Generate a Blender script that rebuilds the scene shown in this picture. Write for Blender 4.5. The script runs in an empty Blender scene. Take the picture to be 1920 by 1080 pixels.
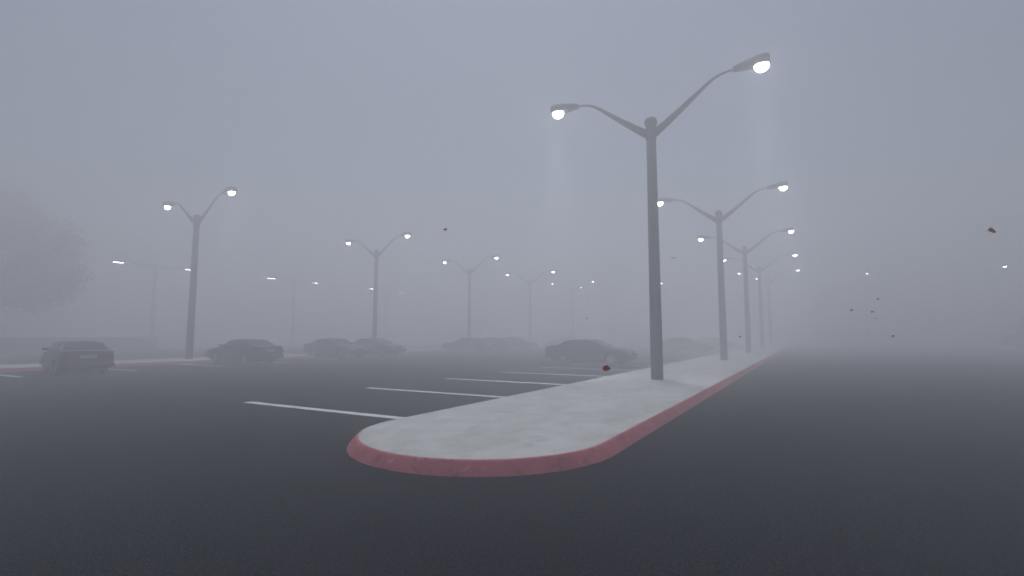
import bpy, bmesh, math, random
from mathutils import Vector, Matrix
R = math.radians
random.seed(11)
S = bpy.context.scene
COL = S.collection

# ------------------------------------------------------------------ helpers
def tag(o, label=None, cat=None, group=None, kind=None):
    if label: o['label'] = label
    if cat: o['category'] = cat
    if group: o['group'] = group
    if kind: o['kind'] = kind
    return o

def empty(name, loc=(0, 0, 0), rz=0.0):
    o = bpy.data.objects.new(name, None)
    o.empty_display_size = .3
    o.location = loc; o.rotation_euler = (0, 0, rz)
    COL.objects.link(o)
    return o

def mesh_obj(name, bm, mats, parent=None, smooth=35, loc=(0, 0, 0), rz=0.0):
    me = bpy.data.meshes.new(name)
    bmesh.ops.recalc_face_normals(bm, faces=bm.faces)
    bm.to_mesh(me); bm.free()
    if not isinstance(mats, (list, tuple)): mats = [mats]
    for m in mats: me.materials.append(m)
    if smooth:
        for p in me.polygons: p.use_smooth = True
        me.set_sharp_from_angle(angle=R(smooth))
    o = bpy.data.objects.new(name, me)
    o.location = loc; o.rotation_euler = (0, 0, rz)
    COL.objects.link(o)
    if parent: o.parent = parent
    return o

def children(o): return [c for c in bpy.data.objects if c.parent == o]

def copy_tree(o, parent=None):
    c = o.copy(); COL.objects.link(c); c.parent = parent
    for ch in list(o.children): copy_tree(ch, c)
    return c

def add_box(bm, x0, x1, y0, y1, z0, z1, bev=0.0, mi=0):
    vs = [bm.verts.new((x, y, z)) for x in (x0, x1) for y in (y0, y1) for z in (z0, z1)]
    fs = [bm.faces.new([vs[i] for i in q]) for q in
          ((0, 1, 3, 2), (4, 6, 7, 5), (0, 4, 5, 1), (2, 3, 7, 6), (0, 2, 6, 4), (1, 5, 7, 3))]
    for f in fs: f.material_index = mi
    if bev:
        es = list({e for f in fs for e in f.edges})
        bmesh.ops.bevel(bm, geom=es, offset=bev, segments=2, affect='EDGES', profile=.6)

def add_loft(bm, rings, cap=True, mi=0, closed=True):
    loops = [[bm.verts.new(p) for p in r] for r in rings]
    n = len(loops[0])
    for a, b in zip(loops, loops[1:]):
        for i in range(n if closed else n - 1):
            j = (i + 1) % n
            bm.faces.new((a[i], a[j], b[j], b[i])).material_index = mi
    if cap and closed:
        bm.faces.new(loops[0]).material_index = mi
        bm.faces.new(list(reversed(loops[-1]))).material_index = mi
    return loops

def add_tube(bm, pts, radii, n=10, flat=1.0, mi=0):
    pts = [Vector(p) for p in pts]
    rings = []
    for i, p in enumerate(pts):
        t = (pts[min(i + 1, len(pts) - 1)] - pts[max(i - 1, 0)]).normalized()
        ref = Vector((0, 0, 1)) if abs(t.z) < .95 else Vector((0, 1, 0))
        s = t.cross(ref).normalized(); u = s.cross(t).normalized()
        r = radii[i] if isinstance(radii, (list, tuple)) else radii
        rings.append([p + s * (r * flat * math.cos(2 * math.pi * k / n)) + u * (r * math.sin(2 * math.pi * k / n)) for k in range(n)])
    return add_loft(bm, rings, mi=mi)

def add_lathe_z(bm, prof, c=(0, 0, 0), n=20, mi=0):
    rings = [[(c[0] + r * math.cos(2 * math.pi * k / n), c[1] + r * math.sin(2 * math.pi * k / n), c[2] + z) for k in range(n)] for r, z in prof]
    return add_loft(bm, rings, mi=mi)

def add_lathe_y(bm, prof, c=(0, 0, 0), n=24, mi=0):
    rings = [[(c[0] + r * math.cos(2 * math.pi * k / n), c[1] + y, c[2] + r * math.sin(2 * math.pi * k / n)) for k in range(n)] for r, y in prof]
    return add_loft(bm, rings, mi=mi)

# ------------------------------------------------------------------ materials
def mat(name, col, rough=.6, metal=0.0, spec=.5, var=0.0, scale=8.0, bump=0.0, bscale=60.0, col2=None, detail=6, coat=0.0, lo=.32, hi=.68):
    m = bpy.data.materials.new(name); m.use_nodes = True
    nt = m.node_tree; b = nt.nodes['Principled BSDF']
    b.inputs['Roughness'].default_value = rough
    b.inputs['Metallic'].default_value = metal
    b.inputs['Specular IOR Level'].default_value = spec
    b.inputs['Coat Weight'].default_value = coat
    tc = nt.nodes.new('ShaderNodeTexCoord')
    ns = nt.nodes.new('ShaderNodeTexNoise'); ns.inputs['Scale'].default_value = scale
    ns.inputs['Detail'].default_value = detail
    nt.links.new(tc.outputs['Object'], ns.inputs['Vector'])
    rp = nt.nodes.new('ShaderNodeValToRGB')
    c2 = col2 if col2 else tuple(c * (1 + var) for c in col)
    c1 = tuple(c * (1 - var) for c in col) if not col2 else col
    rp.color_ramp.elements[0].position = lo; rp.color_ramp.elements[1].position = hi
    rp.color_ramp.elements[0].color = (*c1, 1); rp.color_ramp.elements[1].color = (*c2, 1)
    nt.links.new(ns.outputs['Fac'], rp.inputs['Fac'])
    nt.links.new(rp.outputs['Color'], b.inputs['Base Color'])
    if bump:
        n2 = nt.nodes.new('ShaderNodeTexNoise'); n2.inputs['Scale'].default_value = bscale
        n2.inputs['Detail'].default_value = 4
        nt.links.new(tc.outputs['Object'], n2.inputs['Vector'])
        bp = nt.nodes.new('ShaderNodeBump'); bp.inputs['Strength'].default_value = bump
        bp.inputs['Distance'].default_value = .02
        nt.links.new(n2.outputs['Fac'], bp.inputs['Height'])
        nt.links.new(bp.outputs['Normal'], b.inputs['Normal'])
    m['b'] = 1
    return m

def mix_layer(m, scale, col, lo, hi, amount=1.0, detail=8, stretch=(1, 1, 1), seed=0.0):
    """add one more noise-masked colour over the base colour of a material"""
    nt = m.node_tree; b = nt.nodes['Principled BSDF']
    src = b.inputs['Base Color'].links[0].from_socket
    tc = nt.nodes.new('ShaderNodeTexCoord'); mp = nt.nodes.new('ShaderNodeMapping')
    mp.inputs['Scale'].default_value = stretch; mp.inputs['Location'].default_value = (seed, seed * .7, seed * 1.3)
    nt.links.new(tc.outputs['Object'], mp.inputs['Vector'])
    ns = nt.nodes.new('ShaderNodeTexNoise'); ns.inputs['Scale'].default_value = scale; ns.inputs['Detail'].default_value = detail
    ns.inputs['Roughness'].default_value = .62
    nt.links.new(mp.outputs['Vector'], ns.inputs['Vector'])
    mr = nt.nodes.new('ShaderNodeMapRange'); mr.inputs['From Min'].default_value = lo; mr.inputs['From Max'].default_value = hi
    mr.inputs['To Max'].default_value = amount
    nt.links.new(ns.outputs['Fac'], mr.inputs['Value'])
    mx = nt.nodes.new('ShaderNodeMix'); mx.data_type = 'RGBA'
    mx.inputs['B'].default_value = (*col, 1)
    nt.links.new(mr.outputs['Result'], mx.inputs['Factor'])
    nt.links.new(src, mx.inputs['A'])
    nt.links.new(mx.outputs['Result'], b.inputs['Base Color'])

M_ASPH = mat('asphalt', (.0015, .0018, .004), rough=.95, spec=.12, scale=34, detail=10, col2=(.036, .040, .058), bump=.8, bscale=70, lo=.42, hi=.66)
mix_layer(M_ASPH, .22, (.017, .0178, .024), .48, .78, .35, seed=3)
mix_layer(M_ASPH, 1.6, (.006, .0065, .010), .56, .72, .4, seed=9)
M_CONC = mat('pale_concrete', (.47, .48, .47), rough=.9, spec=.25, scale=2.2, detail=10, col2=(.57, .575, .56), bump=.25, bscale=55)
mix_layer(M_CONC, .9, (.38, .39, .37), .50, .72, .7, seed=2, stretch=(1, .5, 1))
mix_layer(M_CONC, 1.5, (.52, .46, .42), .62, .76, .5, seed=7)
mix_layer(M_CONC, 3.2, (.34, .355, .345), .52, .68, .55, seed=21, stretch=(1, .45, 1))
mix_layer(M_CONC, 26, (.24, .25, .25), .54, .70, .6, seed=5)
M_KERB = mat('red_kerb_paint', (.40, .105, .125), rough=.75, spec=.3, scale=3.0, detail=8, col2=(.46, .135, .155), bump=.3, bscale=40)
mix_layer(M_KERB, 7, (.13, .045, .055), .55, .66, .6, seed=4)
mix_layer(M_KERB, 1.7, (.50, .16, .19), .48, .62, .8, seed=14)
mix_layer(M_KERB, 9.0, (.52, .34, .33), .60, .66, .75, seed=8)
M_PAINT = mat('white_line_paint', (.62, .63, .64), rough=.8, scale=6, detail=8, col2=(.78, .79, .80))
mix_layer(M_PAINT, 30, (.08, .08, .09), .55, .66, .65, seed=1)
mix_layer(M_PAINT, 2.2, (.30, .30, .32), .50, .66, .6, seed=12)
M_POLE = mat('grey_pole_paint', (.085, .089, .105), rough=.62, spec=.3, var=.12, scale=3, bump=.06, bscale=30)
mix_layer(M_POLE, 1.4, (.065, .068, .08), .52, .72, .6, seed=6, stretch=(3, 3, .5))
M_HEAD = mat('dark_lamp_metal', (.022, .024, .031), rough=.65, spec=.35, var=.15, scale=6)
M_ARM = mat('dark_arm_paint', (.026, .028, .036), rough=.7, spec=.25, var=.12, scale=4)
M_PALE = mat('pale_galvanised', (.30, .31, .33), rough=.6, spec=.3, var=.1, scale=3)
M_WALL = mat('grey_wall_render', (.33, .35, .36), rough=.9, var=.12, scale=2.5, bump=.3, bscale=30)
M_TYRE = mat('tyre_rubber', (.022, .022, .024), rough=.85, var=.2, scale=20)
M_RIM = mat('alloy_rim', (.42, .43, .45), rough=.4, metal=.5, var=.1, scale=12)
M_GLASS = mat('car_glass', (.018, .021, .025), rough=.12, spec=.6, var=.1, scale=2)
M_TRIM = mat('black_trim', (.025, .025, .027), rough=.6, var=.15, scale=10)
M_CHROME = mat('dull_chrome', (.40, .41, .43), rough=.35, metal=.8, var=.1, scale=14)
M_LAMPG = mat('headlight_glass', (.55, .56, .57), rough=.2, spec=.6, var=.08, scale=20)
M_TAIL = mat('red_tail_lens', (.28, .025, .03), rough=.3, spec=.5, var=.15, scale=18)
M_AMBER = mat('amber_lens', (.45, .17, .04), rough=.3, spec=.5, var=.1, scale=18)
M_PLATE = mat('plate_white', (.55, .55, .52), rough=.5, var=.05, scale=20)
M_BARK = mat('bark', (.075, .058, .048), rough=.95, var=.3, scale=5, bump=.6, bscale=14)
M_LEAFA = mat('autumn_leaf', (.24, .080, .036), rough=.8, spec=.2, scale=.55, detail=4, col2=(.36, .125, .055))
M_LEAFR = mat('red_shrub_leaf', (.20, .045, .035), rough=.8, spec=.2, scale=.9, detail=4, col2=(.14, .10, .045))
M_LEAFG = mat('dull_green_leaf', (.060, .075, .045), rough=.85, spec=.2, scale=.8, detail=4, col2=(.09, .095, .05))
M_FALL = mat('fallen_leaf', (.62, .18, .075), rough=.75, spec=.2, scale=22, detail=3, col2=(.46, .11, .045))
M_DRYL = mat('dry_brown_leaf', (.10, .055, .035), rough=.85, spec=.2, scale=22, detail=3, col2=(.15, .085, .05))
M_SOIL = mat('dark_soil', (.05, .043, .036), rough=1, var=.3, scale=4, bump=.6, bscale=20)

def emit_mat(name, col, strength):
    m = bpy.data.materials.new(name); m.use_nodes = True
    b = m.node_tree.nodes['Principled BSDF']
    b.inputs['Base Color'].default_value = (.8, .8, .8, 1)
    b.inputs['Emission Color'].default_value = (*col, 1)
    b.inputs['Emission Strength'].default_value = strength
    return m
M_LENS = emit_mat('lit_lens', (1.0, .985, .97), 24.0)

def paint(name, col, coat=.3):
    return mat(name, col, rough=.45, spec=.4, var=.08, scale=1.3, coat=coat)

# ------------------------------------------------------------------ ground, pavements, painted lines
bm = bmesh.new()
G = 285
for v in ((-G, -G, 0), (G, -G, 0), (G, G, 0), (-G, G, 0)): bm.verts.new(v)
bm.faces.new(bm.verts)
ground = mesh_obj('ground', bm, M_ASPH, smooth=0)
tag(ground, 'dark asphalt surface of the whole parking lot', 'asphalt', kind='structure')

def stadium(x0, x1, y0, y1, rx, n=18):
    """outline of a long island with round ends; counter-clockwise from the near-right side"""
    c = (x0 + x1) / 2; r = (x1 - x0) / 2
    pts = []
    m = max(2, int((y1 - y0 - 2 * r) / 2.0))
    for i in range(m + 1): pts.append((x1, y0 + r + (y1 - y0 - 2 * r) * i / m, 1, 0))
    for i in range(1, n): a = math.pi * i / n; pts.append((c + r * math.cos(a), y1 - r + r * math.sin(a), math.cos(a), math.sin(a)))
    for i in range(m + 1): pts.append((x0, y1 - r - (y1 - y0 - 2 * r) * i / m, -1, 0))
    for i in range(1, n): a = math.pi + math.pi * i / n; pts.append((c + r * math.cos(a), y0 + r + r * math.sin(a), math.cos(a), math.sin(a)))
    return pts

KZ = .16
def island(x0, x1, y0, y1, label):
    P = stadium(x0, x1, y0, y1, 0)
    bm = bmesh.new()
    bm.faces.new([bm.verts.new((x, y, KZ)) for x, y, a, b in P])
    root = mesh_obj('pavement', bm, M_CONC, smooth=0)
    tag(root, label, 'pavement', kind='structure')
    prof = ((0, KZ), (.028, KZ - .001), (.042, KZ - .010), (.052, KZ - .024), (.152, .010), (.160, -.01))
    bm = bmesh.new()
    loops = [[bm.verts.new((x + a * o, y + b * o, z)) for x, y, a, b in P] for o, z in prof]
    n = len(P)
    for A, B in zip(loops, loops[1:]):
        for i in range(n):
            j = (i + 1) % n
            f = bm.faces.new((A[i], A[j], B[j], B[i]))
            plain = P[i][2] < -.85 and P[j][2] < -.85
            f.material_index = 1 if plain else 0
    mesh_obj('kerb', bm, [M_KERB, M_CONC], root, smooth=50)
    return root
island(-6.19, -2.48, 4.89, 79.0, 'long pale concrete island with a red kerb and a rounded near end')
island(-34.2, -30.3, -22, 79.0, 'far concrete island with a red kerb that the parked cars face')
island(-63.2, -58.9, 20, 98.0, 'most distant concrete island with a red kerb, beyond the grey wall')
# soil bed under the tree and the shrub
def bed(cx, cy, rx, ry, label):
    bm = bmesh.new(); n = 40
    rings = []
    for k, (s, z) in enumerate(((1, .006), (.93, .05), (.6, .11), (.2, .14))):
        rings.append([(cx + rx * s * math.cos(2 * math.pi * i / n) * (1 + .05 * math.sin(5 * i)), cy + ry * s * math.sin(2 * math.pi * i / n), z) for i in range(n)])
    add_loft(bm, rings)
    o = mesh_obj('planting_bed', bm, M_SOIL, smooth=60)
    return tag(o, label, 'planting bed', kind='structure')
bed(-64.5, 15.2, 1.15, 5.0, 'mounded dark soil strip under the big autumn tree')
bed(19.0, 68.2, 4.6, 2.6, 'mounded dark soil under the reddish shrub')

def line(x0, x1, y, w=.24):
    bm = bmesh.new(); n = 10
    top = []; bot = []
    for i in range(n + 1):
        x = x0 + (x1 - x0) * i / n
        top.append(bm.verts.new((x, y + w / 2 + random.uniform(-.006, .006), .004)))
        bot.append(bm.verts.new((x, y - w / 2 + random.uniform(-.006, .006), .004)))
    for i in range(n): bm.faces.new((bot[i], bot[i + 1], top[i + 1], top[i]))
    return mesh_obj('parking_line', bm, M_PAINT, ground, smooth=0)
for k in range(18):
    line(-11.72, -6.37, 7.72 + 3.88 * k)
for k in range(-2, 18):
    line(-30.12, -26.0, 7.95 + 3.9 * k)
for k in range(3):
    line(9.5, 14.0, 43.9 + 3.9 * k)

# ------------------------------------------------------------------ street lamps
def spot(parent, loc, power, ang=40, blend=.8):
    l = bpy.data.lights.new('lamp_light', 'SPOT')
    l.energy = power; l.color = (.90, .95, 1.0); l.spot_size = R(ang); l.spot_blend = blend; l.shadow_soft_size = .42
    o = bpy.data.objects.new('lamp_light', l); o.location = loc
    COL.objects.link(o); o.parent = parent
    return o

def arm_and_head(root, sgn, power=1050):
    """one curved arm with its lamp head, reaching along +x or -x"""
    bm = bmesh.new()
    pts = [(.10, 8.27, .150), (.55, 8.58, .122), (1.05, 8.96, .096), (1.55, 9.355, .074), (1.84, 9.58, .061), (2.04, 9.715, .051),
           (2.25, 9.80, .043), (2.45, 9.845, .040), (2.75, 9.885, .039)]
    add_tube(bm, [(sgn * x, 0, z) for x, z, r in pts], [r for *_, r in pts], n=10, flat=.62)
    mesh_obj('arm', bm, M_ARM, root, smooth=40)
    # head: a wedge that widens and thickens towards the tip
    bm = bmesh.new()
    st = [(2.64, .085, 9.80, 9.955), (2.80, .115, 9.795, 9.99), (3.10, .195, 9.795, 10.04), (3.35, .24, 9.80, 10.08), (3.58, .24, 9.81, 10.09),
          (3.68, .21, 9.815, 10.075), (3.715, .14, 9.835, 10.02)]
    rings = []
    for x, w, z0, z1 in st:
        zc = z0 + (z1 - z0) * .45
        rings.append([(sgn * x, w * c, z) for c, z in ((-.75, z0), (.75, z0), (1, zc), (.86, z1 - .03), (.5, z1), (-.5, z1), (-.86, z1 - .03), (-1, zc))])
    add_loft(bm, rings)
    head = mesh_obj('lamp_head', bm, M_HEAD, root, smooth=30)
    # prismatic drop lens
    bm = bmesh.new(); n = 16
    rings = []
    for s, z in ((1, 9.798), (1.0, 9.765), (.95, 9.71), (.82, 9.655), (.60, 9.615), (.32, 9.60)):
        rings.append([(sgn * (3.46 + .215 * s * math.cos(2 * math.pi * k / n)), .175 * s * math.sin(2 * math.pi * k / n), z) for k in range(n)])
    add_loft(bm, rings)
    mesh_obj('lens', bm, M_LENS, head, smooth=60)
    spot(head, (sgn * 3.46, 0, 9.1), power)

def make_lamp():
    root = empty('street_lamp')
    bm = bmesh.new()
    add_lathe_z(bm, [(.205, -.02), (.203, .4), (.196, 2), (.180, 5), (.162, 8.05)], n=12)
    mesh_obj('pole', bm, M_POLE, root, smooth=20)
    bm = bmesh.new()
    add_lathe_z(bm, [(.150, 8.052), (.172, 8.06), (.172, 8.59), (.150, 8.60)], n=16)
    mesh_obj('collar', bm, M_HEAD, root, smooth=40)
    bm = bmesh.new()
    add_lathe_z(bm, [(.14, 8.602), (.20, 8.61), (.217, 8.66), (.214, 8.72), (.19, 8.785), (.145, 8.835), (.08, 8.865), (.01, 8.872)], n=18)
    mesh_obj('pole_cap', bm, M_HEAD, root, smooth=60)
    arm_and_head(root, 1); arm_and_head(root, -1)
    return root

GRP_A = 'twin-arm street lamps along the long concrete island'
GRP_B = 'twin-arm street lamps along the far kerbed island'
proto = make_lamp()
A = [(17.12, 'tallest grey twin-arm street lamp, standing on the concrete island nearest the camera'),
     (32.40, 'second twin-arm street lamp along the long concrete island, behind the nearest post'),
     (46.66, 'third twin-arm street lamp along the long concrete island, pale in fog'),
     (60.96, 'fourth twin-arm street lamp along the long concrete island, very pale in fog'),
     (75.33, 'last, almost vanished twin-arm street lamp at the far end of the long concrete island')]
B = [(17.47, 'largest twin-arm street lamp of the left row, standing between the two dark parked sedans'),
     (32.75, 'twin-arm street lamp of the left row rising behind the bluish grey sedan'),
     (47.02, 'twin-arm street lamp of the left row rising behind the dull red sedan'),
     (61.31, 'fourth, pale twin-arm street lamp of the left row, left of the slate green sedan'),
     (75.69, 'faintest twin-arm street lamp ending the left row, above the slate green sedan')]
first = True
for X, lst, grp in ((-4.363, A, GRP_A), (-32.38, B, GRP_B)):
    for Y, lab in lst:
        o = proto if first else copy_tree(proto)
        first = False
        o.location = (X, Y, KZ); o.rotation_euler = (0, 0, random.uniform(-.012, .012))
        for c in o.children:
            pass
        tag(o, lab, 'street lamp', grp)
# lamp parts were modelled with the pavement at z = 0, so put their feet on it
for o in [q for q in bpy.data.objects if q.parent is None and q.name.startswith('street_lamp')]:
    o.location.z = KZ; o.scale = (1, 1, (9.826 - KZ) / 9.70)

def make_single():
    root = empty('single_arm_lamp')
    bm = bmesh.new()
    add_lathe_z(bm, [(.11, -.02), (.105, 2), (.09, 5), (.075, 8.6)], n=12)
    mesh_obj('pole', bm, M_PALE, root, smooth=20)
    bm = bmesh.new()
    add_lathe_z(bm, [(.08, 8.602), (.115, 8.61), (.11, 8.72), (.05, 8.78), (.01, 8.785)], n=14)
    mesh_obj('pole_cap', bm, M_HEAD, root, smooth=60)
    arm_and_head(root, 1, 1000)
    return root
sg = make_single()
E_ = [(21.0, 'single-arm street lamp at the far right, above the reddish shrub'),
      (7.15, 'single-arm street lamp right of the long island with leaves drifting below it'),
      (-6.4, 'single-arm street lamp seen just right of the third lamp post on the island'),
      (-20.4, 'single-arm street lamp seen right beside the nearest tall post'),
      (-34.2, 'single-arm street lamp next to the last lamp of the left row'),
      (-48.0, 'faintest single-arm street lamp, left of the fourth lamp in the left row')]
for i, (x, lab) in enumerate(E_):
    o = sg if i == 0 else copy_tree(sg)
    o.location = (x, 83.8 + 3.46, 0); o.rotation_euler = (0, 0, -math.pi / 2)
    o.scale = (1, 1, 9.826 / 9.70)
    tag(o, lab, 'street lamp', 'single-arm lamps across the end of the lot')

def make_tlamp():
    root = empty('crossbar_lamp')
    bm = bmesh.new()
    add_lathe_z(bm, [(.20, -.02), (.195, 3), (.18, 9.05), (.15, 9.06)], n=12)
    mesh_obj('pole', bm, M_PALE, root, smooth=20)
    bm = bmesh.new()
    add_lathe_z(bm, [(.19, 9.062), (.20, 9.10), (.12, 9.17), (.01, 9.18)], n=14)
    mesh_obj('pole_cap', bm, M_HEAD, root, smooth=60)
    for s in (1, -1):
        bm = bmesh.new()
        add_tube(bm, [(0, s * .17, 8.95), (0, s * 3.0, 9.12)], [.075, .05], n=8)
        add_tube(bm, [(0, s * .17, 8.62), (0, s * 2.95, 8.98)], [.05, .035], n=8)
        mesh_obj('arm', bm, M_PALE, root, smooth=40)
        bm = bmesh.new()
        a, b = sorted((s * 2.98, s * 4.05))
        add_box(bm, -.30, .30, a, b, 8.99, 9.17, bev=.03)
        hd = mesh_obj('lamp_head', bm, M_HEAD, root, smooth=30)
        bm = bmesh.new()
        a, b = sorted((s * 3.10, s * 3.95))
        add_box(bm, -.24, .24, a, b, 8.94, 8.988, bev=.012)
        mesh_obj('lens', bm, M_LENS, hd, smooth=30)
        spot(hd, (0, s * 3.5, 8.7), 1000)
    return root
tl = make_tlamp()
C_ = [(28.9, 'crossbar street lamp with two flat heads, rising behind the low grey wall'),
      (46.3, 'pale crossbar street lamp with two flat heads, standing left of the tan and bluish sedans'),
      (64.4, 'faintest crossbar street lamp with two flat heads, beside the second lamp of the left row')]
for i, (y, lab) in enumerate(C_):
    o = tl if i == 0 else copy_tree(tl)
    o.location = (-61.0, y, KZ)
    o.scale = (1, 1, .985)
    tag(o, lab, 'street lamp', 'crossbar street lamps on the most distant island')

# ------------------------------------------------------------------ cars
def lower_sections():
    #     x     ztop   hw    zbot  crown
    return [(-2.40, .90, .74, .40, .00), (-2.36, .97, .79, .36, .012), (-2.26, 1.00, .83, .31, .02), (-1.95, 1.015, .855, .26, .022), (-1.6, 1.015, .868, .22, .022),
            (-1.0, .985, .875, .20, .02), (-.3, .965, .88, .19, .02), (.4, .955, .88, .19, .02), (.95, .945, .876, .19, .022),
            (1.35, .905, .868, .20, .03), (1.75, .86, .855, .22, .032), (2.1, .80, .83, .25, .028), (2.28, .745, .80, .29, .02), (2.36, .68, .765, .34, .008), (2.385, .62, .74, .38, .0)]

def body_mesh():
    bm = bmesh.new()
    rings = []
    for x, zt, w, zb, cr in lower_sections():
        h = zt - zb
        half = [(0, zb), (w * .80, zb), (w * .955, zb + .05), (w * .985, zb + h * .30), (w, zb + h * .55), (w * .99, zb + h * .74), (w * .965, zt - .07), (w * .935, zt - .022), (w * .86, zt), (w * .45, zt + cr * .75)]
        ring = [(x, y, z) for y, z in half] + [(x, 0, zt + cr)] + [(x, -y, z) for y, z in reversed(half[1:])]
        rings.append(ring)
    add_loft(bm, rings)
    # greenhouse
    g = [(-1.72, 1.00, -1.17, .80, 'r'), (1.02, .945, .30, .80, 'f')]
    bel = [(-1.72, .78, 1.005), (-1.0, .815, .985), (-.3, .82, .965), (.4, .81, .955), (1.02, .755, .945)]
    rf = [(-1.20, .595, 1.300), (-.80, .615, 1.335), (-.40, .622, 1.348), (-.02, .615, 1.342), (.30, .592, 1.312)]
    rings = []
    for (xb, wb, zb), (xr, wr, zr) in zip(bel, rf):
        mid = lambda t: (xb + (xr - xb) * t, wb + (wr - wb) * t + .018 * math.sin(math.pi * t), zb + (zr - zb) * t)
        x5, w5, z5 = mid(.5)
        ring = [(xb, wb, zb - .06), (xb, wb, zb), (x5, w5, z5), (xr, wr + .018, zr - .04), (xr, wr - .03, zr), (xr, wr * .5, zr + .018), (xr, 0, zr + .024)]
        ring = ring + [(x, -y, z) for x, y, z in reversed(ring[:-1])]
        rings.append(ring)
    add_loft(bm, rings, cap=True)
    return bm

def wheel_centres(): return [(1.42, 1), (1.42, -1), (-1.30, 1), (-1.30, -1)]

def make_car(pm):
    root = empty('parked_car')
    # body with the wheel arches cut out of it
    body = mesh_obj('body', body_mesh(), pm, None, smooth=32)
    bm = bmesh.new()
    for wx, s in wheel_centres():
        a, b = sorted((s * .56, s * 1.05))
        add_lathe_y(bm, [(.365, a), (.365, b)], (wx, 0, .325), n=28)
    cut = mesh_obj('cutter', bm, M_TRIM, None, smooth=0)
    md = body.modifiers.new('arch', 'BOOLEAN'); md.object = cut; md.operation = 'DIFFERENCE'; md.solver = 'EXACT'
    md.use_self = True
    dg = bpy.context.evaluated_depsgraph_get()
    me = bpy.data.meshes.new_from_object(body.evaluated_get(dg))
    body.modifiers.clear()
    body.data = me
    for p in me.polygons: p.use_smooth = True
    me.set_sharp_from_angle(angle=R(32))
    me.materials.clear(); me.materials.append(pm)
    bpy.data.objects.remove(cut)
    body.parent = root
    # wheels
    for wx, s in wheel_centres():
        bm = bmesh.new()
        yo, yi = s * .80, s * .62
        add_lathe_y(bm, [(.205, yo), (.275, yo), (.305, yo - s * .02), (.315, yo - s * .05), (.315, yi + s * .03), (.28, yi), (.19, yi)], (wx, 0, .315), n=28)
        wh = mesh_obj('wheel', bm, M_TYRE, root, smooth=40)
        bm = bmesh.new()
        add_lathe_y(bm, [(.215, yo - s * .03), (.213, yo + s * .006), (.190, yo + s * .004), (.175, yo - s * .035), (.01, yo - s * .04)], (wx, 0, .315), n=28)
        add_lathe_y(bm, [(.062, yo - s * .038), (.058, yo + s * .008), (.035, yo + s * .014), (.01, yo + s * .014)], (wx, 0, .315), n=16)
        for k in range(5):
            a = 2 * math.pi * k / 5 + .3
            d = Vector((math.cos(a), 0, math.sin(a))); t = Vector((-math.sin(a), 0, math.cos(a)))
            c = Vector((wx, yo, .315)); rr = []
            for rad, hw_ in ((.05, .036), (.192, .028)):
                p = c + d * rad
                rr.append([p + t * hw_ - Vector((0, s * .03, 0)), p + t * hw_ + Vector((0, s * .002, 0)), p - t * hw_ + Vector((0, s * .002, 0)), p - t * hw_ - Vector((0, s * .03, 0))])
            add_loft(bm, rr)
        mesh_obj('rim', bm, M_RIM, wh, smooth=35)
    # dark underbody between the wheels
    bm = bmesh.new(); add_box(bm, -2.15, 2.1, -.56, .56, .185, .36, bev=.02)
    mesh_obj('underbody', bm, M_TRIM, root, smooth=30)
    # glass, a few millimetres proud of the greenhouse
    def quad(name, pts, m, off, th=.006):
        bm = bmesh.new(); pts = [Vector(p) for p in pts]
        nrm = (pts[1] - pts[0]).cross(pts[-1] - pts[0]).normalized()
        c = sum(pts, Vector()) / len(pts)
        if nrm.dot(c - Vector((-.35, 0, .9))) < 0: nrm = -nrm
        A_ = [bm.verts.new(p + nrm * off) for p in pts]; B_ = [bm.verts.new(p + nrm * (off - th - .03)) for p in pts]
        bm.faces.new(A_); bm.faces.new(list(reversed(B_)))
        for i in range(len(pts)):
            j = (i + 1) % len(pts); bm.faces.new((A_[i], A_[j], B_[j], B_[i]))
        return mesh_obj(name, bm, m, root, smooth=20)
    W = quad
    W('windscreen', [(.965, .69, .972), (.965, -.69, .972), (.36, -.545, 1.28), (.36, .545, 1.28)], M_GLASS, .022)
    W('rear_window', [(-1.665, .70, 1.035), (-1.665, -.70, 1.035), (-1.25, -.545, 1.272), (-1.25, .545, 1.272)], M_GLASS, .022)
    for s in (1, -1):
        W('side_window', [(.80, s * .775, .985), (-.33, s * .800, 1.0), (-.33, s * .648, 1.295), (.245, s * .638, 1.285)], M_GLASS, .034)
        W('side_window', [(-.41, s * .800, 1.003), (-1.30, s * .780, 1.03), (-1.02, s * .655, 1.27), (-.41, s * .650, 1.294)], M_GLASS, .034)
        # door panel and its handle
        bm = bmesh.new()
        out = [(.88, .40), (.93, .60), (.90, .90), (-.36, .915), (-.40, .60), (-.38, .29), (.80, .29)]
        fa = [bm.verts.new((x, s * (.8815 - max(0, abs(z - .61) - .1) * .035 + .003), z)) for x, z in out]
        fb = [bm.verts.new((x, s * .83, z)) for x, z in out]
        bm.faces.new(fa); bm.faces.new(list(reversed(fb)))
        for i in range(len(out)):
            j = (i + 1) % len(out); bm.faces.new((fa[i], fa[j], fb[j], fb[i]))
        dr = mesh_obj('door', bm, pm, root, smooth=20)
        bm = bmesh.new(); a, b = sorted((s * .87, s * .905)); add_box(bm, -.30, -.13, a, b, .80, .835, bev=.008)
        mesh_obj('handle', bm, M_TRIM, dr, smooth=30)
        bm = bmesh.new(); a, b = sorted((s * .86, s * .896)); add_box(bm, -.90, .98, a, b, .535, .575, bev=.006)
        mesh_obj('rub_strip', bm, M_TRIM, root, smooth=30)
        bm = bmesh.new(); a, b = sorted((s * .80, s * .99)); add_box(bm, .66, .78, a, b, .965, 1.075, bev=.025)
        mesh_obj('side_mirror', bm, M_TRIM, root, smooth=40)
        bm = bmesh.new(); a, b = sorted((s * .40, s * .73)); add_box(bm, 2.32, 2.398, a, b, .565, .675, bev=.012)
        mesh_obj('headlight', bm, M_LAMPG, root, smooth=30)
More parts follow.
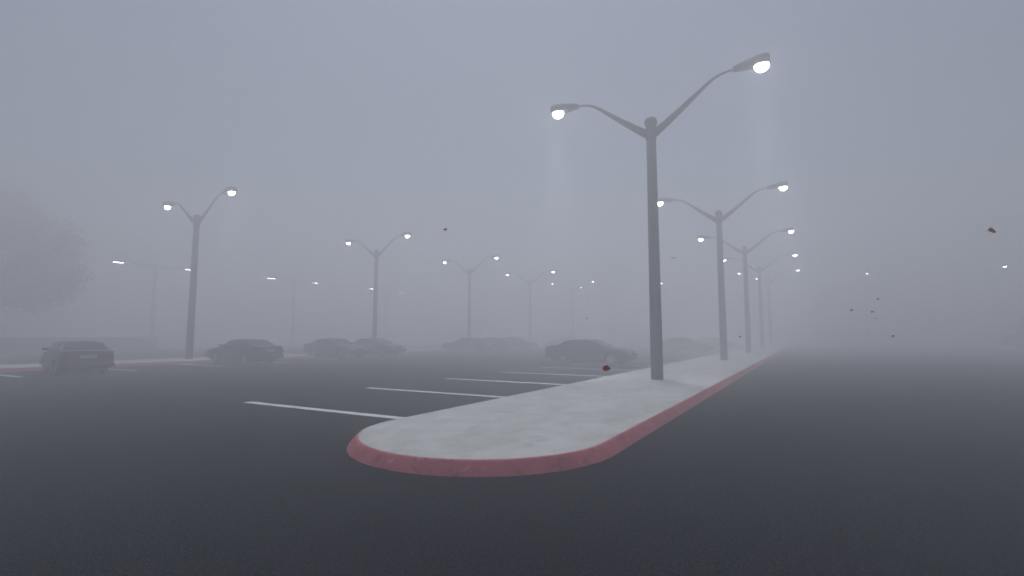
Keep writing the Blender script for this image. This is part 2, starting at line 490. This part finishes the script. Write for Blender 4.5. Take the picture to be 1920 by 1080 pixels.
        bm = bmesh.new(); a, b = sorted((s * .735, s * .795)); add_box(bm, 2.18, 2.372, a, b, .575, .665, bev=.012)
        mesh_obj('indicator', bm, M_AMBER, root, smooth=30)
        bm = bmesh.new(); a, b = sorted((s * .36, s * .765)); add_box(bm, -2.418, -2.34, a, b, .70, .85, bev=.012)
        mesh_obj('tail_light', bm, M_TAIL, root, smooth=30)
    bm = bmesh.new(); add_box(bm, 2.34, 2.394, -.38, .38, .575, .665, bev=.008)
    for k in range(-4, 5): add_box(bm, 2.390, 2.402, k * .08 - .012, k * .08 + .012, .58, .66)
    mesh_obj('grille', bm, M_TRIM, root, smooth=30)
    for sg_, nm in ((1, 'front'), (-1, 'rear')):
        bm = bmesh.new()
        rings = []
        for y in (-.84, -.80, -.6, -.3, 0, .3, .6, .80, .84):
            xo = 2.475 - .10 * abs(y / .84) ** 3 ; xi = xo - .15 - (.10 if abs(y) > .7 else 0)
            rings.append([(sg_ * xi, y, .36), (sg_ * (xo - .02), y, .36), (sg_ * xo, y, .39), (sg_ * xo, y, .50), (sg_ * (xo - .02), y, .53), (sg_ * xi, y, .53)])
        add_loft(bm, rings)
        mesh_obj('bumper', bm, M_TRIM, root, smooth=40)
    bm = bmesh.new(); add_box(bm, -2.412, -2.36, -.26, .26, .70, .83, bev=.004)
    mesh_obj('licence_plate', bm, M_PLATE, root, smooth=0)
    bm = bmesh.new()
    add_tube(bm, [(-2.05, -.45, .25), (-2.46, -.45, .235)], .028, n=10)
    mesh_obj('exhaust_pipe', bm, M_CHROME, root, smooth=40)
    return root

CARS = [  # x, y, heading, paint, label
    (-10.43, 26.9, 0.0, (.030, .042, .046), 'dark slate green sedan parked nose-in to the long island, nearest of the side-on cars'),
    (-26.5, 9.75, math.pi - .19, (.060, .056, .056), 'dark brownish grey sedan at far left showing its tail and red tail lights'),
    (-27.7, 17.9, math.pi, (.024, .027, .032), 'near black sedan parked nose to the far kerb, right of the big left lamp post'),
    (-29.0, 25.6, 0.0, (.16, .145, .13), 'tan grey sedan with a pale bonnet, backed up to the far kerb'),
    (-29.2, 29.7, 0.0, (.045, .058, .072), 'bluish grey sedan directly behind the tan one, backed up to the far kerb'),
    (-28.2, 40.6, math.pi, (.20, .040, .038), 'dull red sedan nose-in to the far kerb under the third lamp of the left row'),
    (-28.5, 44.9, math.pi, (.05, .052, .056), 'dark grey sedan just beyond the dull red one, fading into fog'),
    (-28.1, 49.9, 0.0, (.060, .080, .086), 'grey teal sedan beyond the dark grey one, almost lost in fog'),
    (-27.7, 62.4, math.pi, (.06, .06, .065), 'faint grey sedan far off, its roof showing over the slate green sedan'),
    (-9.75, 48.7, 0.0, (.36, .085, .045), 'orange red sedan seen between the first two posts of the long island'),
    (-9.75, 64.8, 0.0, (.09, .095, .10), 'faint grey sedan just behind the orange red one, beside the second post'),
]
car0 = None
for i, (x, y, h, colr, lab) in enumerate(CARS):
    pm = paint('car_paint', colr)
    if car0 is None:
        car0 = o = make_car(pm)
    else:
        o = copy_tree(car0)
        for c in o.children:
            if c.name.startswith(('body', 'door')):
                c.material_slots[0].link = 'OBJECT'; c.material_slots[0].material = pm
    o.location = (x, y, 0); o.rotation_euler = (0, 0, h + random.uniform(-.012, .012))
    tag(o, lab, 'car', 'cars parked in the lot')

# ------------------------------------------------------------------ low wall at the left
wroot = empty('low_wall', (-57.9, 0, 0))
bm = bmesh.new(); add_box(bm, -.16, .16, -42, 28.0, 0, 1.30, bev=.012)
mesh_obj('wall', bm, M_WALL, wroot, smooth=0)
bm = bmesh.new(); add_box(bm, -.21, .21, -42, 28.05, 1.302, 1.39, bev=.02)
mesh_obj('coping', bm, M_WALL, wroot, smooth=0)
tag(wroot, 'low grey wall with a flat top, left behind the dark sedans', 'wall')

# ------------------------------------------------------------------ tree and shrubs
def leaf_cloud(bm, blobs, count, size, squash=.8):
    wsum = sum(b[3] ** 2 for b in blobs)
    for (cx, cy, cz, r) in blobs:
        n = int(count * r * r / wsum)
        clumps = [Vector((random.gauss(0, 1), random.gauss(0, 1), random.gauss(0, 1))).normalized() * (r * random.uniform(.35, 1.0) ** .6) for _ in range(max(6, n // 26))]
        for _ in range(n):
            k = random.choice(clumps)
            p = Vector((cx, cy, cz)) + Vector((k.x, k.y, k.z * squash)) + Vector((random.gauss(0, 1), random.gauss(0, 1), random.gauss(0, .8))) * (r * .13 + .12)
            s = size * random.uniform(.6, 1.35)
            q = Matrix.Rotation(random.uniform(0, 6.28), 3, 'Z') @ Matrix.Rotation(random.uniform(-1.2, 1.2), 3, 'X') @ Matrix.Rotation(random.uniform(-1.2, 1.2), 3, 'Y')
            shape = ((-.5, 0, 0), (-.1, -.32, .05), (.35, -.22, 0), (.6, 0, -.06), (.35, .22, 0), (-.1, .32, .05))
            bm.faces.new([bm.verts.new(p + q @ (Vector(v) * s)) for v in shape])

def limb(bm, a, b, r0, r1, wob=.25, n=6):
    a, b = Vector(a), Vector(b); pts = []
    for i in range(n + 1):
        t = i / n
        pts.append(a.lerp(b, t) + Vector((random.uniform(-wob, wob), random.uniform(-wob, wob), random.uniform(-wob, wob) * .4)) * (math.sin(math.pi * t)))
    add_tube(bm, pts, [r0 + (r1 - r0) * i / n for i in range(n + 1)], n=9)

def autumn_tree():
    root = empty('autumn_tree', (-64.6, 15.2, .10))
    bm = bmesh.new()
    add_tube(bm, [(0, 0, -.15), (.02, 0, .3), (.06, .03, 1.4), (.1, -.04, 2.8), (.05, .06, 4.4), (-.1, .1, 7), (-.05, 0, 10), (.1, 0, 12.5)], [.62, .46, .38, .34, .30, .22, .13, .05], n=12)
    blobs = []
    for (dx, dy, z0, z1, r) in ((4.6, 2.8, 3.2, 6.0, 2.6), (5.6, 2.9, 4.5, 9.6, 2.5), (2.2, 1.2, 6, 12.2, 2.7), (-3.6, -2.4, 3.4, 6.6, 3.0), (-4.6, -1.5, 5, 9.6, 2.9),
                              (1.5, -4.0, 3.6, 7.0, 2.8), (-1.0, 4.4, 4, 7.6, 2.9), (.2, -.4, 8, 12.9, 2.3), (-2.0, 1.5, 7, 11.6, 2.5), (2.6, 4.4, 4.4, 8.4, 2.2), (3.5, -2.0, 4.6, 8.6, 2.4),
                              (3.6, 3.0, 3.0, 4.7, 1.8), (1.0, .6, 3.2, 5.2, 2.0), (3.0, 2.6, 6.5, 10.9, 2.0), (7.4, 4.2, 4.0, 6.4, 1.3), (7.6, 4.0, 5.5, 9.2, 1.2), (6.0, 4.6, 4.0, 5.2, 1.2)):
        e = (dx, dy, z1)
        limb(bm, (.05, .03, z0), e, .16, .03)
        for _ in range(3):
            limb(bm, Vector((.05, .03, z0)).lerp(Vector(e), random.uniform(.45, .8)), Vector(e) + Vector((random.uniform(-1, 1), random.uniform(-1, 1), random.uniform(-.6, .8))) * r * .7, .05, .012, .12, 4)
        blobs.append((dx, dy, z1, r))
    mesh_obj('trunk', bm, M_BARK, root, smooth=50)
    bm = bmesh.new()
    leaf_cloud(bm, blobs, 38000, .22)
    mesh_obj('crown', bm, M_LEAFA, root, smooth=0)
    root.scale = (1.09, 1.09, 1.02)
    tag(root, 'large autumn tree with a pale orange crown behind the wall, at the left edge', 'tree')
autumn_tree()

def shrub(name, loc, blobs, count, size, m, label):
    root = empty(name, loc)
    bm = bmesh.new()
    for (x, y, z, r) in blobs:
        for _ in range(3):
            limb(bm, (x * .35 + random.uniform(-.1, .1), y * .35, -.05), (x + random.uniform(-.4, .4), y + random.uniform(-.4, .4), z + r * .4), .04, .01, .1, 5)
    mesh_obj('stem', bm, M_BARK, root, smooth=50)
    bm = bmesh.new(); leaf_cloud(bm, blobs, count, size)
    mesh_obj('foliage', bm, m, root, smooth=0)
    tag(root, label, 'shrub')
shrub('red_shrub', (18.6, 68.2, .10), [(0, 0, 1.2, 1.2), (-1.5, -.3, .9, .85), (1.4, .2, 1.5, 1.3), (.4, .1, 2.2, 1.0), (-.8, .1, 1.9, .8), (2.4, 0, 2.2, 1.3), (3.2, .3, 1.1, 1.1)], 5200, .16, M_LEAFR,
      'wide reddish shrub at the far right edge, pale in the fog')
shrub('green_shrub', (-60.3, 12.6, .0), [(0, 0, .9, .9), (.3, 1.2, 1.0, .8), (0, 2.3, .7, .7), (-.2, -1.6, 1.1, 1.0)], 3000, .13, M_LEAFG,
      'dull green shrub rising just above the low grey wall at the left edge')

# ------------------------------------------------------------------ leaves blown through the air
def leaf_mesh(m, name='flying_leaf'):
    bm = bmesh.new()
    n = 8; mid = []; L = []; Rr = []
    wid = (0, .52, .86, .98, .92, .72, .5, .25, 0)
    for i in range(n + 1):
        t = i / n; x = t - .5; sag = .20 * (t - .5) ** 2 + .10 * math.sin(3.2 * t)
        jag = (.05 if i % 2 else -.03) if 0 < i < n else 0
        mid.append(bm.verts.new((x, 0, sag)))
        if 0 < i < n:
            w = .38 * wid[i] + jag
            L.append(bm.verts.new((x + .05, w, sag + .10 + .04 * math.sin(5 * t)))); Rr.append(bm.verts.new((x + .05, -w, sag + .07 - .05 * math.sin(4 * t))))
    for side, fl in ((L, False), (Rr, True)):
        seq = [mid[0]] + side + [mid[n]]
        for i in range(n):
            q = [mid[i], mid[i + 1], seq[i + 1], seq[i]]
            q = list(dict.fromkeys(q))
            if len(q) > 2: bm.faces.new(q if not fl else list(reversed(q)))
    bmesh.ops.solidify(bm, geom=list(bm.faces), thickness=.012)
    add_tube(bm, [(-.49, 0, .0), (-.62, .01, -.03), (-.74, .03, -.10)], [.016, .012, .010], n=6)
    return mesh_obj(name, bm, m, None, smooth=50)
LEAVES = [
    ((1.28, 5.35, 2.41), .072, 0, 'dark red brown leaf drifting high at the far right, the largest one in the air'),
    ((-1.36, 3.83, 1.34), .066, 0, 'bright red leaf drifting low in front of the front wheel of the slate green sedan'),
    ((-4.28, 5.62, 3.04), .058, 0, 'brown red leaf drifting alone above the lamps of the left row'),
    ((1.42, 14.65, 2.43), .075, 0, 'tiny red leaf, highest of the cluster drifting right of the island'),
    ((.88, 14.34, 2.17), .075, 1, 'tiny brown leaf, leftmost of the cluster drifting right of the island'),
    ((1.30, 14.58, 2.13), .075, 1, 'tiny brown leaf in the middle of the cluster drifting right of the island'),
    ((1.48, 15.83, 2.00), .075, 1, 'faint flat brown leaf just under the middle of the drifting cluster'),
    ((1.54, 13.56, 1.57), .070, 0, 'tiny dark red leaf drifting lowest and furthest right of the cluster'),
    ((-1.27, 11.95, 1.56), .055, 0, 'tiny dark leaf drifting between the second and third island posts'),
    ((-1.79, 8.19, 2.79), .075, 1, 'small grey brown leaf gliding flat beside the nearest tall post'),
    ((-8.19, 20.67, 2.30), .085, 1, 'faint speck of a leaf drifting above the slate green sedan'),
]
lv0 = leaf_mesh(M_FALL)
for i, (p, s, k, lab) in enumerate(LEAVES):
    o = lv0 if i == 0 else lv0.copy()
    if i: COL.objects.link(o)
    o.location = p; o.scale = (s, s, s)
    o.rotation_euler = (random.uniform(.5, 1.3), random.uniform(-.5, .5), .52 + random.uniform(-.5, .5))
    if i in (0, 1): o.rotation_euler = (.95, .12, .60 - .5 * i)
    if i in (6, 9): o.rotation_euler = (.12, .05, .5)
    if k:
        o.material_slots[0].link = 'OBJECT'; o.material_slots[0].material = M_DRYL
    tag(o, lab, 'leaf', 'autumn leaves blown through the air')

# ------------------------------------------------------------------ fog
hz = bpy.data.materials.new('fog'); hz.use_nodes = True
nt = hz.node_tree; nt.nodes.clear()
out = nt.nodes.new('ShaderNodeOutputMaterial'); pv = nt.nodes.new('ShaderNodeVolumePrincipled')
pv.inputs['Color'].default_value = (.980, .982, 1.0, 1)
pv.inputs['Density'].default_value = .0385
pv.inputs['Anisotropy'].default_value = .5
nt.links.new(pv.outputs['Volume'], out.inputs['Volume'])
bm = bmesh.new(); add_box(bm, -300, 300, -300, 300, -1.0, 15.5)
haze = mesh_obj('haze', bm, hz, smooth=0)
tag(haze, 'pale grey fog filling the whole parking lot', 'fog', kind='stuff')

# ------------------------------------------------------------------ sky, sun, camera
TH = .5207
SUN_EL = R(72); SUN_AZ = TH + R(5)          # counter-clockwise from +Y
w = bpy.data.worlds.new('World'); S.world = w; w.use_nodes = True
nt = w.node_tree; bg = nt.nodes['Background']
sky = nt.nodes.new('ShaderNodeTexSky'); sky.sky_type = 'NISHITA'; sky.sun_disc = False
sky.sun_elevation = SUN_EL; sky.sun_rotation = -SUN_AZ
sky.air_density = 1.0; sky.dust_density = 0.0; sky.ozone_density = 1.0
hs = nt.nodes.new('ShaderNodeHueSaturation'); hs.inputs['Saturation'].default_value = 1.0
nt.links.new(sky.outputs['Color'], hs.inputs['Color'])
nt.links.new(hs.outputs['Color'], bg.inputs['Color'])
bg.inputs['Strength'].default_value = .044
sl = bpy.data.lights.new('sun', 'SUN'); sl.energy = 2.22; sl.angle = R(10); sl.color = (1.0, .982, .978)
so = bpy.data.objects.new('sun', sl); COL.objects.link(so)
d = Vector((-math.sin(SUN_AZ) * math.cos(SUN_EL), math.cos(SUN_AZ) * math.cos(SUN_EL), math.sin(SUN_EL)))
so.rotation_euler = d.to_track_quat('Z', 'Y').to_euler(); so.location = d * 200

cam = bpy.data.cameras.new('camera'); co = bpy.data.objects.new('camera', cam); COL.objects.link(co)
cam.sensor_width = 36; cam.lens = 36 * 967.9 / 1920; cam.clip_end = 2000; cam.clip_start = .05
co.location = (0, 0, 1.6); co.rotation_euler = (math.pi / 2 + .0907, 0, TH)
S.camera = co

S.render.engine = 'CYCLES'
cy = S.cycles
cy.max_bounces = 12; cy.diffuse_bounces = 3; cy.glossy_bounces = 2; cy.transmission_bounces = 2; cy.volume_bounces = 8
cy.use_denoising = True; cy.sample_clamp_indirect = 4; cy.caustics_reflective = False; cy.caustics_refractive = False
S.view_settings.view_transform = 'Standard'; S.view_settings.look = 'None'
S.view_settings.exposure = 0; S.view_settings.gamma = 1
